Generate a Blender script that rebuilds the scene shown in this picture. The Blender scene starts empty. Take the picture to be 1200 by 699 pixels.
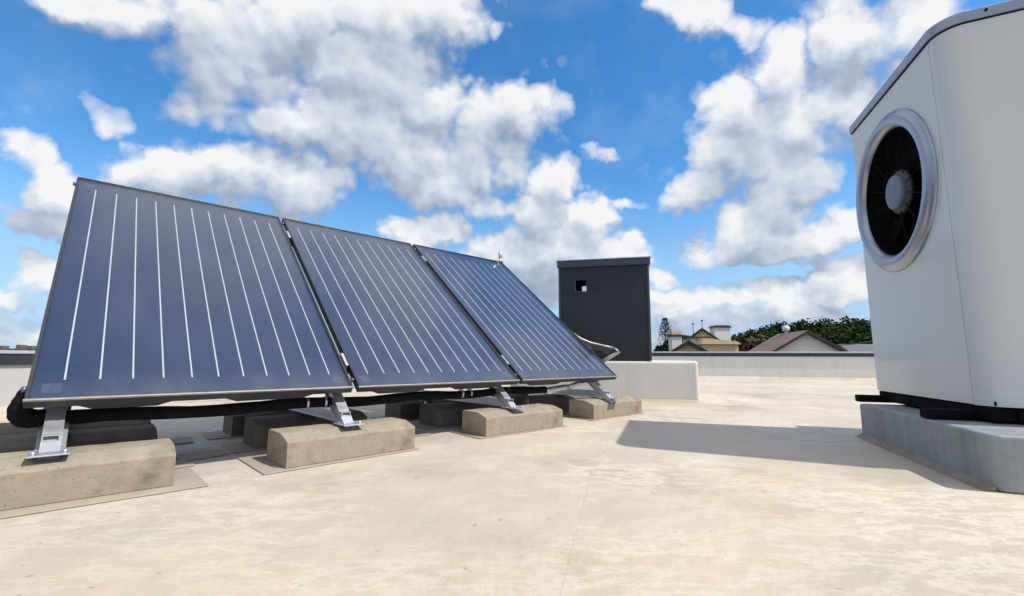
import bpy, bmesh, math, random
from mathutils import Vector, Matrix, Euler
R = math.radians
rnd = random.Random(7)
scene = bpy.context.scene
COL = scene.collection

# ------------------------------------------------------------------ camera
F_PX, PITCH, ROLL, EYE = 528.45, 0.13337, 0.005, 0.48
cam_d = bpy.data.cameras.new('camera')
cam_d.sensor_width = 36.0
cam_d.lens = F_PX * 36.0 / 1200.0
cam_d.clip_start = 0.02
cam_d.clip_end = 6000.0
cam = bpy.data.objects.new('camera', cam_d)
COL.objects.link(cam)
cam.matrix_world = (Matrix.Translation((0, 0, EYE)) @ Matrix.Rotation(R(90) + PITCH, 4, 'X')
                    @ Matrix.Rotation(ROLL, 4, 'Z'))
scene.camera = cam

def ray(px, py):
    """direction through a point of the photograph (1200x699), used to take measurements"""
    X, Y = px - 600.0, py - 349.5
    c, s = math.cos(ROLL), math.sin(ROLL)
    X, Y = X * c + Y * s, -X * s + Y * c
    c, s = math.cos(PITCH), math.sin(PITCH)
    return Vector((X, F_PX * c + Y * s, F_PX * s - Y * c)) / F_PX
def at(px, py, Y):
    r = ray(px, py)
    return Vector((0, 0, EYE)) + r * (Y / r.y)

# ------------------------------------------------------------------ light
SUN_AZ, SUN_EL = R(112.0), R(53.0)          # azimuth clockwise from +Y
sun_dir = Vector((math.sin(SUN_AZ) * math.cos(SUN_EL), math.cos(SUN_AZ) * math.cos(SUN_EL), math.sin(SUN_EL)))
sd = bpy.data.lights.new('sun', 'SUN')
sd.energy = 4.1
sd.angle = R(0.53)
sd.color = (1.0, 0.93, 0.83)
sun = bpy.data.objects.new('sun', sd)
COL.objects.link(sun)
sun.rotation_euler = (-sun_dir).to_track_quat('-Z', 'Y').to_euler()

scene.view_settings.view_transform = 'Standard'
scene.view_settings.look = 'None'
scene.view_settings.gamma = 1.0
scene.view_settings.exposure = 0.14
scene.view_settings.use_curve_mapping = False

# ------------------------------------------------------------------ node helpers
class NT:
    def __init__(self, tree):
        self.t = tree; self.n = tree.nodes; self.l = tree.links
    def new(self, typ, **kw):
        n = self.n.new(typ)
        for k, v in kw.items(): setattr(n, k, v)
        return n
    def put(self, sock, v):
        if isinstance(v, bpy.types.NodeSocket): self.l.new(v, sock)
        elif v is not None: sock.default_value = v
    def math(self, op, a, b=None, c=None, clamp=False):
        n = self.new('ShaderNodeMath', operation=op, use_clamp=clamp)
        self.put(n.inputs[0], a); self.put(n.inputs[1], b); self.put(n.inputs[2], c)
        return n.outputs[0]
    def vmath(self, op, a, b=None, s=None):
        n = self.new('ShaderNodeVectorMath', operation=op)
        self.put(n.inputs[0], a)
        if b is not None: self.put(n.inputs[1], b)
        if s is not None: self.put(n.inputs['Scale'], s)
        return n.outputs['Value'] if op in ('LENGTH', 'DOT_PRODUCT', 'DISTANCE') else n.outputs[0]
    def noise(self, vec, scale, detail=4, rough=0.55, dist=0.0, lac=2.0):
        n = self.new('ShaderNodeTexNoise')
        if vec is not None: self.put(n.inputs['Vector'], vec)
        n.inputs['Scale'].default_value = scale; n.inputs['Detail'].default_value = detail
        n.inputs['Roughness'].default_value = rough; n.inputs['Distortion'].default_value = dist
        n.inputs['Lacunarity'].default_value = lac
        return n
    def ramp(self, v, stops, interp='LINEAR'):
        n = self.new('ShaderNodeValToRGB')
        cr = n.color_ramp; cr.interpolation = interp
        while len(cr.elements) < len(stops): cr.elements.new(0.5)
        for e, (p, c) in zip(cr.elements, stops):
            e.position = p; e.color = (c[0], c[1], c[2], 1) if hasattr(c, '__len__') else (c, c, c, 1)
        self.put(n.inputs[0], v)
        return n.outputs[0]
    def mix(self, f, a, b, mode='MIX'):
        n = self.new('ShaderNodeMix', data_type='RGBA', blend_type=mode)
        self.put(n.inputs[0], f)
        self.put(n.inputs[6], (*a, 1) if isinstance(a, tuple) and len(a) == 3 else a)
        self.put(n.inputs[7], (*b, 1) if isinstance(b, tuple) and len(b) == 3 else b)
        return n.outputs[2]
    def mrange(self, v, a, b, c=0.0, d=1.0, kind='LINEAR'):
        n = self.new('ShaderNodeMapRange', interpolation_type=kind)
        self.put(n.inputs[0], v)
        for i, q in enumerate((a, b, c, d)): self.put(n.inputs[i + 1], q)
        return n.outputs[0]
    def bump(self, h, strength=0.3, dist=0.01):
        n = self.new('ShaderNodeBump')
        n.inputs['Strength'].default_value = strength; n.inputs['Distance'].default_value = dist
        self.put(n.inputs['Height'], h)
        return n.outputs[0]

# ------------------------------------------------------------------ sky and clouds
world = bpy.data.worlds.new('World')
scene.world = world
world.use_nodes = True
W = NT(world.node_tree)
W.n.clear()

def px_to_ae(px, py):
    r = ray(px, py).normalized()
    return math.atan2(r.x, r.y), math.asin(r.z)
# cumulus bodies as measured in the photograph: x, y, half width, half height, turn (deg), weight
CLOUDS = [
 (110,2,60,30,0,.9),(190,20,95,38,0,.95),(270,45,100,45,10,1.0),(360,25,110,50,0,1.1),(450,25,90,60,0,1.2),(510,20,60,50,0,1.1),
 (440,85,80,60,0,1.2),(300,95,70,30,8,.7),(240,120,45,28,0,.65),(350,140,90,40,0,1.05),(430,150,80,55,0,1.1),(480,180,60,50,25,1.0),
 (520,225,55,38,0,1.0),(555,185,45,50,0,.95),(600,130,55,42,0,1.1),(635,120,30,35,0,.8),(560,240,50,25,0,.8),
 (190,200,70,36,0,1.0),(270,205,80,40,0,1.1),(350,215,62,42,0,1.1),(385,205,35,30,0,.8),
 (22,185,34,34,0,.6),(70,222,50,38,0,.95),(60,255,60,26,0,.6),(52,318,45,26,-12,.9),(10,375,45,14,0,.5),(20,395,60,9,0,.5),
 (500,277,55,20,0,1.0),(525,268,25,18,0,.9),
 (645,215,34,36,0,1.1),(628,255,42,42,0,1.1),(690,262,38,34,0,1.0),(655,300,85,38,0,1.15),(600,300,45,32,0,.85),(720,300,45,26,0,.9),(560,330,60,30,0,.7),
 (815,22,52,30,8,1.0),(785,4,34,18,0,.8),(865,38,36,22,0,.7),
 (915,85,44,46,0,1.2),(870,130,56,46,0,1.2),(850,180,52,48,0,1.15),(815,225,46,36,-20,1.0),(935,135,60,50,0,1.15),(900,185,60,40,0,1.1),
 (1000,40,62,50,0,1.1),(1060,25,60,50,0,1.0),(985,115,55,45,0,.95),(1050,95,60,55,0,.85),(955,165,40,30,0,.8),
 (915,225,48,34,0,1.15),(895,265,66,36,-8,1.1),(860,290,62,22,-8,.9),(945,285,70,24,-14,1.0),(1000,265,40,30,0,.7),(980,315,40,14,0,.7),
 (835,350,70,16,0,.9),(790,362,40,14,0,.75),(910,352,75,14,0,.8),(980,340,46,22,0,1.0),(880,372,110,14,0,.7),(770,385,60,14,0,.6),
 (500,120,55,45,0,1.0),(985,-110,150,95,0,1.15),(800,352,60,16,0,.9),(880,345,60,15,0,.9),(850,378,80,13,0,.85),(950,372,80,15,0,.85),(1000,330,45,18,0,1.0),(920,300,50,20,0,.9),(780,330,30,10,0,.5),(12,345,34,13,0,.85),(30,388,60,11,0,.7),(590,345,60,16,0,.7),(700,340,50,16,0,.8),(730,240,28,8,0,.45),(700,175,26,8,20,.4),(560,150,50,40,0,.95),(600,185,35,40,0,.75),(930,200,60,45,0,1.0),(890,140,60,50,0,1.1),(250,75,60,35,0,.85),(1100,60,50,50,0,.8),
 (578,30,11,14,0,.5),(118,135,30,16,30,.42),(550,95,10,9,0,.42),(340,165,25,8,25,.4),(640,335,60,20,0,.6),
]
def blob_group():
    g = bpy.data.node_groups.new('cloud_bodies', 'ShaderNodeTree')
    g.interface.new_socket('P', in_out='INPUT', socket_type='NodeSocketVector')
    g.interface.new_socket('B', in_out='OUTPUT', socket_type='NodeSocketFloat')
    G = NT(g)
    gi = G.new('NodeGroupInput'); go = G.new('NodeGroupOutput')
    sp = G.new('ShaderNodeSeparateXYZ'); G.l.new(gi.outputs[0], sp.inputs[0])
    X, Y = sp.outputs[0], sp.outputs[1]
    c1 = G.new('ShaderNodeCombineXYZ'); c2 = G.new('ShaderNodeCombineXYZ')
    for k, q in enumerate((G.math('MULTIPLY', X, X), G.math('MULTIPLY', X, Y), G.math('MULTIPLY', Y, Y))): G.l.new(q, c1.inputs[k])
    G.l.new(X, c2.inputs[0]); G.l.new(Y, c2.inputs[1]); c2.inputs[2].default_value = 1.0
    acc = None
    for (x, y, a, b, rot, w) in CLOUDS:
        # one rounded body: w * (1 - squared distance), written as a quadratic in azimuth and elevation
        c = Vector(px_to_ae(x, y)); r = R(rot)
        ex = Vector(px_to_ae(x + a * math.cos(r), y + a * math.sin(r))) - c
        ey = Vector(px_to_ae(x + b * math.sin(r), y - b * math.cos(r))) - c
        th = math.atan2(ex.y, ex.x); A = ex.length * 1.10; Bb = ey.length * 1.10
        ct, st = math.cos(th), math.sin(th)
        p11 = ct * ct / A ** 2 + st * st / Bb ** 2; p22 = st * st / A ** 2 + ct * ct / Bb ** 2; p12 = ct * st * (1 / A ** 2 - 1 / Bb ** 2)
        v1 = (-w * p11, -2 * w * p12, -w * p22)
        v2 = (2 * w * (p11 * c.x + p12 * c.y), 2 * w * (p22 * c.y + p12 * c.x),
              w * (1 - p11 * c.x ** 2 - 2 * p12 * c.x * c.y - p22 * c.y ** 2))
        v = G.math('ADD', G.vmath('DOT_PRODUCT', c1.outputs[0], v1), G.vmath('DOT_PRODUCT', c2.outputs[0], v2))
        acc = v if acc is None else G.math('SMOOTH_MAX', acc, v, 0.18)
    G.l.new(acc, go.inputs[0])
    return g
BG = blob_group()
def build_world():
    sky = W.new('ShaderNodeTexSky', sky_type='NISHITA')
    sky.sun_disc = False
    sky.sun_elevation = SUN_EL
    sky.sun_rotation = SUN_AZ
    sky.altitude = 100; sky.air_density = 1.0; sky.dust_density = 0.05; sky.ozone_density = 2.0
    tc = W.new('ShaderNodeTexCoord')
    d = W.vmath('NORMALIZE', tc.outputs['Generated'])
    sep = W.new('ShaderNodeSeparateXYZ'); W.l.new(d, sep.inputs[0])
    az = W.math('ARCTAN2', sep.outputs[0], sep.outputs[1])
    el = W.math('ARCSINE', sep.outputs[2])
    comb = W.new('ShaderNodeCombineXYZ'); W.l.new(az, comb.inputs[0]); W.l.new(el, comb.inputs[1])
    # ragged outlines: the direction is warped by noise before it meets the bodies
    w1 = W.noise(d, 7.0, 3, 0.55)
    w2 = W.noise(W.vmath('ADD', d, (5.2, 1.3, 7.7)), 26.0, 3, 0.65)
    wv = W.vmath('ADD', W.vmath('SCALE', W.vmath('SUBTRACT', w1.outputs['Color'], (.5, .5, .5)), s=0.13),
                 W.vmath('SCALE', W.vmath('SUBTRACT', w2.outputs['Color'], (.5, .5, .5)), s=0.045))
    p = W.vmath('ADD', comb.outputs[0], wv)
    def body(vec):
        n = W.new('ShaderNodeGroup'); n.node_tree = BG; W.l.new(vec, n.inputs[0]); return n.outputs[0]
    def billow(vec):
        v = W.new('ShaderNodeTexVoronoi', feature='SMOOTH_F1')
        W.l.new(vec, v.inputs['Vector'])
        v.inputs['Scale'].default_value = 22.0; v.inputs['Smoothness'].default_value = 0.25
        v.inputs['Detail'].default_value = 1.0; v.inputs['Roughness'].default_value = 0.5
        f = W.noise(vec, 9.0, 9, 0.66)
        return W.math('ADD', W.math('MULTIPLY_ADD', v.outputs['Distance'], -0.70, 0.32),
                      W.math('MULTIPLY_ADD', f.outputs['Fac'], 1.5, -0.75))
    # the rest of the sky, out of view: cumulus thickened to lift the ambient light
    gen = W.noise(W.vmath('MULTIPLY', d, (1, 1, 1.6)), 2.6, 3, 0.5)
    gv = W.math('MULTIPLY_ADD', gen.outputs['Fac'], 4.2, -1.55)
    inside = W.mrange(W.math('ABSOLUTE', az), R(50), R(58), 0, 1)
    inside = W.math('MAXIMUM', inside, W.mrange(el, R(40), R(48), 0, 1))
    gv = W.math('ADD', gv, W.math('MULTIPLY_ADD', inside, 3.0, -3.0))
    b0 = body(p)
    b1 = body(W.vmath('ADD', p, (0.012, 0.055, 0)))
    n0 = billow(d)
    n1 = billow(W.vmath('ADD', d, (0.010, 0, 0.016)))
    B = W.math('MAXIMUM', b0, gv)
    dens = W.math('ADD', W.math('MAXIMUM', W.math('MULTIPLY', B, .72), -.8), W.math('MULTIPLY', n0, 0.62))
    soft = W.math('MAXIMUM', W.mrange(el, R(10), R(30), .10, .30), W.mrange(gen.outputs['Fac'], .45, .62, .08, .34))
    alpha = W.mrange(dens, W.math('MULTIPLY_ADD', soft, -.55, -.04), W.math('ADD', soft, 0.05), 0, 1, 'LINEAR')
    veil = W.math('MULTIPLY', W.mrange(B, -1.6, -.05, 0, .6), W.mrange(n0, -.10, .38, 0, 1))
    veil = W.math('MAXIMUM', veil, W.mrange(w1.outputs['Fac'], .42, .72, 0, .12))
    alpha = W.math('MAXIMUM', alpha, veil)
    lit = W.math('SUBTRACT', b0, b1)
    lit = W.math('MULTIPLY_ADD', W.math('MINIMUM', W.math('MAXIMUM', lit, -.8), .8), 0.62, 0.50)
    lit = W.math('MULTIPLY_ADD', W.math('SUBTRACT', n0, n1), 0.38, lit)
    lit = W.math('MULTIPLY_ADD', W.math('MAXIMUM', W.math('SUBTRACT', dens, 0.40), 0.0), -0.30, lit)
    ccol = W.ramp(lit, [(0.0, (.34, .42, .54)), (0.28, (.47, .55, .68)), (0.56, (.72, .78, .87)), (0.92, (1.0, 1.0, 1.0))])
    hs = W.new('ShaderNodeHueSaturation')
    hs.inputs['Hue'].default_value = 0.498
    hs.inputs['Saturation'].default_value = 1.33; hs.inputs['Value'].default_value = 1.18
    W.l.new(sky.outputs[0], hs.inputs['Color'])
    s1 = W.new('ShaderNodeBackground'); s1.inputs['Strength'].default_value = 0.15
    hz = W.mix(W.mrange(el, R(0), R(22), .92, 0, 'SMOOTHSTEP'), hs.outputs[0], (2.3, 3.55, 5.0))
    W.l.new(hz, s1.inputs[0])
    s2 = W.new('ShaderNodeBackground'); s2.inputs['Strength'].default_value = 0.84
    W.l.new(ccol, s2.inputs[0])
    mx = W.new('ShaderNodeMixShader')
    above = W.mrange(el, R(-2), R(1.0), 0, 1)
    W.l.new(W.math('MULTIPLY', W.math('MULTIPLY', alpha, above), 0.97), mx.inputs[0])
    W.l.new(s1.outputs[0], mx.inputs[1]); W.l.new(s2.outputs[0], mx.inputs[2])
    out = W.new('ShaderNodeOutputWorld'); W.l.new(mx.outputs[0], out.inputs[0])
build_world()
world.cycles.sampling_method = 'MANUAL'
world.cycles.sample_map_resolution = 512
scene.cycles.max_bounces = 7
scene.cycles.diffuse_bounces = 3
scene.cycles.glossy_bounces = 3
scene.cycles.transmission_bounces = 3
scene.cycles.transparent_max_bounces = 8
scene.cycles.caustics_reflective = False
scene.cycles.caustics_refractive = False
scene.cycles.use_denoising = True

# ------------------------------------------------------------------ materials
MATS = {}
def mat(name, col, rough=0.7, rvar=.08, metal=0.0, spec=0.5, coat=0.0, var=0.12, scale=6.0, bump=0.0, bscale=40.0,
        dirt=None, dirt_amt=0.0, dirt_scale=3.0, streak=False, pits=0.0):
    m = bpy.data.materials.new(name); m.use_nodes = True
    N = NT(m.node_tree); N.n.clear()
    bs = N.new('ShaderNodeBsdfPrincipled'); out = N.new('ShaderNodeOutputMaterial')
    N.l.new(bs.outputs[0], out.inputs[0])
    tc = N.new('ShaderNodeTexCoord'); v = tc.outputs['Object']
    n1 = N.noise(v, scale, 6, 0.6)
    lo = tuple(c * (1 - var) for c in col); hi = tuple(min(1, c * (1 + var)) for c in col)
    c = N.mix(N.mrange(n1.outputs['Fac'], .3, .7), lo, hi)
    if dirt:
        dv = N.vmath('MULTIPLY', v, (1, 1, 0.12)) if streak else v
        n2 = N.noise(dv, dirt_scale, 8, 0.65)
        c = N.mix(N.math('MULTIPLY', N.mrange(n2.outputs['Fac'], .48, .72), dirt_amt), c, dirt)
    if pits:
        pn = N.noise(v, 75, 2, .5)
        c = N.mix(N.math('MULTIPLY', N.mrange(pn.outputs['Fac'], .64, .70), pits), c, tuple(q * .35 for q in col))
    N.l.new(c, bs.inputs['Base Color'])
    r1 = N.noise(v, scale * 2.3, 5, 0.6)
    N.l.new(N.mrange(r1.outputs['Fac'], .3, .7, max(0.02, rough - rvar), min(1, rough + rvar)), bs.inputs['Roughness'])
    bs.inputs['Metallic'].default_value = metal
    bs.inputs['Specular IOR Level'].default_value = spec
    bs.inputs['Coat Weight'].default_value = coat; bs.inputs['Coat Roughness'].default_value = 0.08
    if bump:
        nb = N.noise(v, bscale, 8, 0.65)
        N.l.new(N.bump(nb.outputs['Fac'], 1.0, bump), bs.inputs['Normal'])
    MATS[name] = m
    return m

def membrane_material():
    m = bpy.data.materials.new('roof_membrane'); m.use_nodes = True
    N = NT(m.node_tree); N.n.clear()
    bs = N.new('ShaderNodeBsdfPrincipled'); out = N.new('ShaderNodeOutputMaterial'); N.l.new(bs.outputs[0], out.inputs[0])
    v = N.new('ShaderNodeTexCoord').outputs['Object']
    big = N.noise(v, 0.55, 5, 0.55)
    c = N.mix(N.mrange(big.outputs['Fac'], .35, .65), (.44, .405, .335), (.53, .460, .372))
    mid = N.noise(v, 3.2, 8, 0.62)
    c = N.mix(N.math('MULTIPLY', N.mrange(mid.outputs['Fac'], .46, .66), .40), c, (.60, .53, .43))
    dk = N.noise(N.vmath('ADD', v, (3, 9, 1)), 1.4, 9, 0.70)
    c = N.mix(N.math('MULTIPLY', N.mrange(dk.outputs['Fac'], .50, .66), .60), c, (.33, .28, .215))
    # whitish wash marks left by puddles drying
    st = N.noise(N.vmath('MULTIPLY', v, (1.0, 2.2, 1)), 4.2, 10, 0.72, 0.25)
    ring = N.math('SUBTRACT', 1.0, N.math('MULTIPLY', N.math('ABSOLUTE', N.math('SUBTRACT', st.outputs['Fac'], .53)), 16.0), clamp=True)
    where = N.mrange(N.noise(N.vmath('ADD', v, (7, 2, 0)), 0.8, 3, .5).outputs['Fac'], .44, .56)
    c = N.mix(N.math('MULTIPLY', N.math('MULTIPLY', ring, where), .60), c, (.72, .68, .61))
    # greyer, darker sheet towards its near left
    sx = N.new('ShaderNodeSeparateXYZ'); N.l.new(v, sx.inputs[0])
    wn = N.noise(v, 1.1, 4, .6)
    g1 = N.math('ADD', N.math('ADD', sx.outputs[1], N.math('MULTIPLY', sx.outputs[0], .35)), N.math('MULTIPLY_ADD', wn.outputs['Fac'], 1.6, -.8))
    c = N.mix(N.mrange(g1, .5, 1.9, .55, 0), c, (.375, .355, .300))
    pk = N.mrange(N.noise(N.vmath('ADD', v, (1, 4, 2)), .9, 4, .55).outputs['Fac'], .48, .64)
    c = N.mix(N.math('MULTIPLY', pk, .45), c, (.60, .485, .365))
    fine = N.noise(v, 60, 6, .7)
    c = N.mix(N.math('MULTIPLY', N.mrange(fine.outputs['Fac'], .5, .75), .16), c, (.30, .26, .2))
    spk = N.noise(v, 22, 3, .6)
    c = N.mix(N.math('MULTIPLY', N.mrange(spk.outputs['Fac'], .67, .72), .6), c, (.22, .19, .15))
    rot = N.new('ShaderNodeMapping'); rot.inputs['Rotation'].default_value = (0, 0, .9); rot.inputs['Scale'].default_value = (1.2, 11, 1)
    N.l.new(v, rot.inputs[0])
    sc_ = N.noise(rot.outputs[0], 3.0, 5, .6)
    c = N.mix(N.math('MULTIPLY', N.mrange(sc_.outputs['Fac'], .64, .70), .38), c, (.70, .64, .55))
    rot2 = N.new('ShaderNodeMapping'); rot2.inputs['Rotation'].default_value = (0, 0, -.5); rot2.inputs['Scale'].default_value = (1.5, 14, 1)
    N.l.new(v, rot2.inputs[0])
    sc2 = N.noise(rot2.outputs[0], 2.6, 5, .65)
    c = N.mix(N.math('MULTIPLY', N.mrange(sc2.outputs['Fac'], .67, .72), .35), c, (.27, .23, .18))
    N.l.new(c, bs.inputs['Base Color'])
    N.l.new(N.mrange(mid.outputs['Fac'], .3, .7, .48, .72), bs.inputs['Roughness'])
    bs.inputs['Specular IOR Level'].default_value = 0.35
    h = N.math('ADD', N.math('MULTIPLY', mid.outputs['Fac'], 1.2), N.math('MULTIPLY', N.noise(v, 25, 8, .65).outputs['Fac'], .22))
    N.l.new(N.bump(h, 1.0, 0.012), bs.inputs['Normal'])
    MATS['membrane'] = m
membrane_material()

def glass_cover_material():
    m = bpy.data.materials.new('solar_glass'); m.use_nodes = True
    N = NT(m.node_tree); N.n.clear()
    out = N.new('ShaderNodeOutputMaterial')
    tr = N.new('ShaderNodeBsdfTransparent'); tr.inputs[0].default_value = (.97, .985, .98, 1)
    gl = N.new('ShaderNodeBsdfGlossy'); gl.inputs['Roughness'].default_value = 0.11
    v = N.new('ShaderNodeTexCoord').outputs['Object']
    N.l.new(N.bump(N.noise(v, 3.0, 2, .5).outputs['Fac'], .15, 0.004), gl.inputs['Normal'])
    lw = N.new('ShaderNodeLayerWeight'); lw.inputs['Blend'].default_value = .5
    fr = N.math('POWER', lw.outputs['Facing'], 5.0)
    mx = N.new('ShaderNodeMixShader')
    N.l.new(N.math('MULTIPLY_ADD', fr, 1.25, 0.010), mx.inputs[0])
    N.l.new(tr.outputs[0], mx.inputs[1]); N.l.new(gl.outputs[0], mx.inputs[2])
    # thin dust film, thicker along the lower edge
    sp = N.new('ShaderNodeSeparateXYZ'); N.l.new(v, sp.inputs[0])
    dn = N.noise(N.vmath('MULTIPLY', v, (1.6, .5, 1)), 2.4, 9, .7)
    edge = N.mrange(sp.outputs[1], .02, .16, .05, 0)
    dust = N.math('ADD', N.mrange(dn.outputs['Fac'], .42, .75, .002, .020), N.math('MULTIPLY', edge, N.mrange(dn.outputs['Fac'], .3, .6)))
    df = N.new('ShaderNodeBsdfDiffuse'); df.inputs[0].default_value = (.50, .48, .45, 1)
    m2 = N.new('ShaderNodeMixShader'); N.l.new(dust, m2.inputs[0]); N.l.new(mx.outputs[0], m2.inputs[1]); N.l.new(df.outputs[0], m2.inputs[2])
    N.l.new(m2.outputs[0], out.inputs[0])
    MATS['glass'] = m
glass_cover_material()

mat('absorber', (.022, .043, .120), rough=.38, metal=.35, spec=.6, var=.10, scale=2.0)
mat('seam_metal', (.62, .66, .70), rough=.35, metal=.3, var=.05)
mat('absorber_patch', (.042, .064, .13), rough=.5, metal=.2, var=.35, scale=30)
mat('frame_metal', (.034, .038, .050), rough=.5, metal=.2, var=.15, scale=9)
mat('lip_sunlit', (.33, .31, .28), rough=.5, metal=.4, var=.2, scale=20)  # lower frame lip, its sunlit tan put into the colour
mat('back_sheet', (.35, .36, .37), rough=.45, metal=.8)
mat('aluminium', (.60, .62, .66), rough=.38, metal=.85, var=.05, scale=5)
mat('steel_dark', (.16, .20, .27), rough=.4, metal=.7)
mat('concrete', (.33, .288, .222), rough=.88, spec=.25, var=.13, scale=7, bump=.0022, bscale=55, dirt=(.13, .108, .078), dirt_amt=.75, dirt_scale=6, pits=.45)
mat('concrete_shaded', (.16, .150, .130), rough=.9, spec=.25, var=.2, scale=9, bump=.003, bscale=55, dirt=(.14, .12, .10), dirt_amt=.6, dirt_scale=5)  # darker copy of concrete; the shade under the collectors is in its colour
mat('pad_membrane', (.37, .33, .265), rough=.7, spec=.3, var=.12, scale=5, bump=.003, bscale=30, dirt=(.25, .20, .15), dirt_amt=.4)
mat('rubber', (.008, .008, .009), rough=.9, spec=.12, var=.25, scale=20, bump=.003, bscale=60)
mat('black_steel', (.005, .005, .006), rough=.85, spec=.12, var=.2)
mat('enamel', (.545, .58, .60), rough=.26, rvar=.015, spec=.5, coat=.3, var=.012, scale=1.5)
mat('lid_metal', (.30, .33, .40), rough=.34, metal=.6, var=.06)
mat('ring_metal', (.36, .39, .46), rough=.34, rvar=.02, metal=.8, var=.05)
mat('hub_plastic', (.12, .15, .215), rough=.45, var=.08)
mat('collar_grey', (.045, .048, .055), rough=.5)
mat('fan_black', (.007, .007, .008), rough=.95, spec=.04, var=.2)
mat('plinth_coat', (.27, .30, .325), rough=.6, spec=.35, var=.12, scale=5, bump=.005, bscale=12, dirt=(.15, .16, .165), dirt_amt=.75, dirt_scale=9, streak=True)
mat('dirt_strip', (.27, .23, .17), rough=.85, var=.25, scale=8, bump=.004)
mat('grey_render', (.47, .47, .47), rough=.8, spec=.3, var=.04, scale=2.5, dirt=(.38, .36, .33), dirt_amt=.4, dirt_scale=4, streak=True)
mat('white_render', (.66, .655, .65), rough=.8, spec=.3, var=.04, scale=2.5, bump=.001, bscale=70, dirt=(.50, .47, .42), dirt_amt=.40, dirt_scale=4, streak=True)
mat('coping_dark', (.030, .042, .062), rough=.38, metal=.3, var=.15)
mat('coping_light', (.52, .55, .60), rough=.4, metal=.4, var=.08)
mat('charcoal_sheet', (.015, .019, .028), rough=.5, spec=.4, var=.12, scale=3)
mat('charcoal_cap', (.050, .068, .098), rough=.38, metal=.3, var=.1)
mat('dark_inside', (.012, .012, .013), rough=.9)
mat('tarp', (.030, .032, .036), rough=.8, var=.2)
mat('wall_cream', (.78, .76, .74), rough=.85, var=.05)
mat('wall_ochre', (.66, .56, .34), rough=.85, var=.10, scale=2, dirt=(.5, .45, .3), dirt_amt=.3)
mat('wall_tan', (.58, .47, .33), rough=.85, var=.08)
mat('roof_brown', (.17, .125, .105), rough=.8, var=.2, scale=3, bump=.02, bscale=8)
mat('roof_tan', (.60, .47, .29), rough=.85, var=.12)
mat('roof_slate', (.11, .12, .14), rough=.7, var=.2)
mat('trim_dark', (.035, .028, .024), rough=.7)
mat('chimney_white', (.66, .68, .70), rough=.6, var=.05)
mat('bark', (.09, .07, .055), rough=.9, var=.3, scale=8)
mat('ground_grass', (.075, .095, .04), rough=.95, var=.3, scale=.05)
mat('leaf_a', (.030, .058, .016), rough=.9, spec=.08, var=.35, scale=.8)
mat('leaf_b', (.046, .062, .020), rough=.9, spec=.08, var=.35, scale=.8)
mat('leaf_c', (.022, .042, .016), rough=.9, spec=.08, var=.35, scale=.8)
mat('leaf_rust', (.075, .060, .032), rough=.7, spec=.3, var=.3, scale=.8)
mat('window_dark', (.02, .025, .03), rough=.1, spec=.8)

# ------------------------------------------------------------------ geometry helpers
def quad(bm, pts, mi=0):
    f = bm.faces.new([bm.verts.new(p) for p in pts]); f.material_index = mi; return f
def box(bm, x0, x1, y0, y1, z0, z1, mi=0):
    v = [bm.verts.new((x, y, z)) for z in (z0, z1) for y in (y0, y1) for x in (x0, x1)]
    for f in ((0, 2, 3, 1), (4, 5, 7, 6), (0, 1, 5, 4), (2, 6, 7, 3), (0, 4, 6, 2), (1, 3, 7, 5)):
        bm.faces.new([v[i] for i in f]).material_index = mi
    return v
def prism(bm, prof, axis, a0, a1):
    """extrude a closed 2-D profile along 'x', 'y' or 'z'"""
    def P(q, a):
        return {'x': (a, q[0], q[1]), 'y': (q[0], a, q[1]), 'z': (q[0], q[1], a)}[axis]
    A = [bm.verts.new(P(q, a0)) for q in prof]; B = [bm.verts.new(P(q, a1)) for q in prof]
    n = len(prof)
    bm.faces.new(A[::-1]); bm.faces.new(B)
    for i in range(n): bm.faces.new((A[i], A[(i + 1) % n], B[(i + 1) % n], B[i]))
def tube(bm, pts, rads, seg=14, cap=True):
    pts = [Vector(p) for p in pts]
    if not hasattr(rads, '__len__'): rads = [rads] * len(pts)
    rings = []
    a = None
    for i, p in enumerate(pts):
        t = (pts[min(i + 1, len(pts) - 1)] - pts[max(i - 1, 0)]).normalized()
        a = t.orthogonal() if a is None else a - t * a.dot(t)
        a.normalize(); c = t.cross(a).normalized()
        rings.append([bm.verts.new(p + (a * math.cos(k * 2 * math.pi / seg) + c * math.sin(k * 2 * math.pi / seg)) * rads[i]) for k in range(seg)])
    for A, B in zip(rings, rings[1:]):
        for k in range(seg):
            bm.faces.new((A[k], A[(k + 1) % seg], B[(k + 1) % seg], B[k])).smooth = True
    if cap:
        bm.faces.new(rings[0][::-1]); bm.faces.new(rings[-1])
def smooth_path(pts, rads, n=6):
    P = [Vector(p) for p in pts]; out = []; ro = []
    for i in range(len(P) - 1):
        a, b, c, d = P[max(i - 1, 0)], P[i], P[i + 1], P[min(i + 2, len(P) - 1)]
        for k in range(n):
            t = k / n
            out.append(.5 * ((2 * b) + (c - a) * t + (2 * a - 5 * b + 4 * c - d) * t * t + (3 * b - a - 3 * c + d) * t ** 3))
            ro.append(rads[i] * (1 - t) + rads[i + 1] * t)
    return out + [P[-1]], ro + [rads[-1]]
def revolve(bm, prof, centre, seg=64):
    """prof: (radius, out) pairs revolved about local +Y through centre (x, y, z)"""
    rings = []
    for r, o in prof:
        rings.append([bm.verts.new((centre[0] + r * math.cos(k * 2 * math.pi / seg), centre[1] + o, centre[2] + r * math.sin(k * 2 * math.pi / seg))) for k in range(seg)])
    for A, B in zip(rings, rings[1:]):
        for k in range(seg):
            bm.faces.new((A[k], A[(k + 1) % seg], B[(k + 1) % seg], B[k])).smooth = True
    return rings
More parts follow.
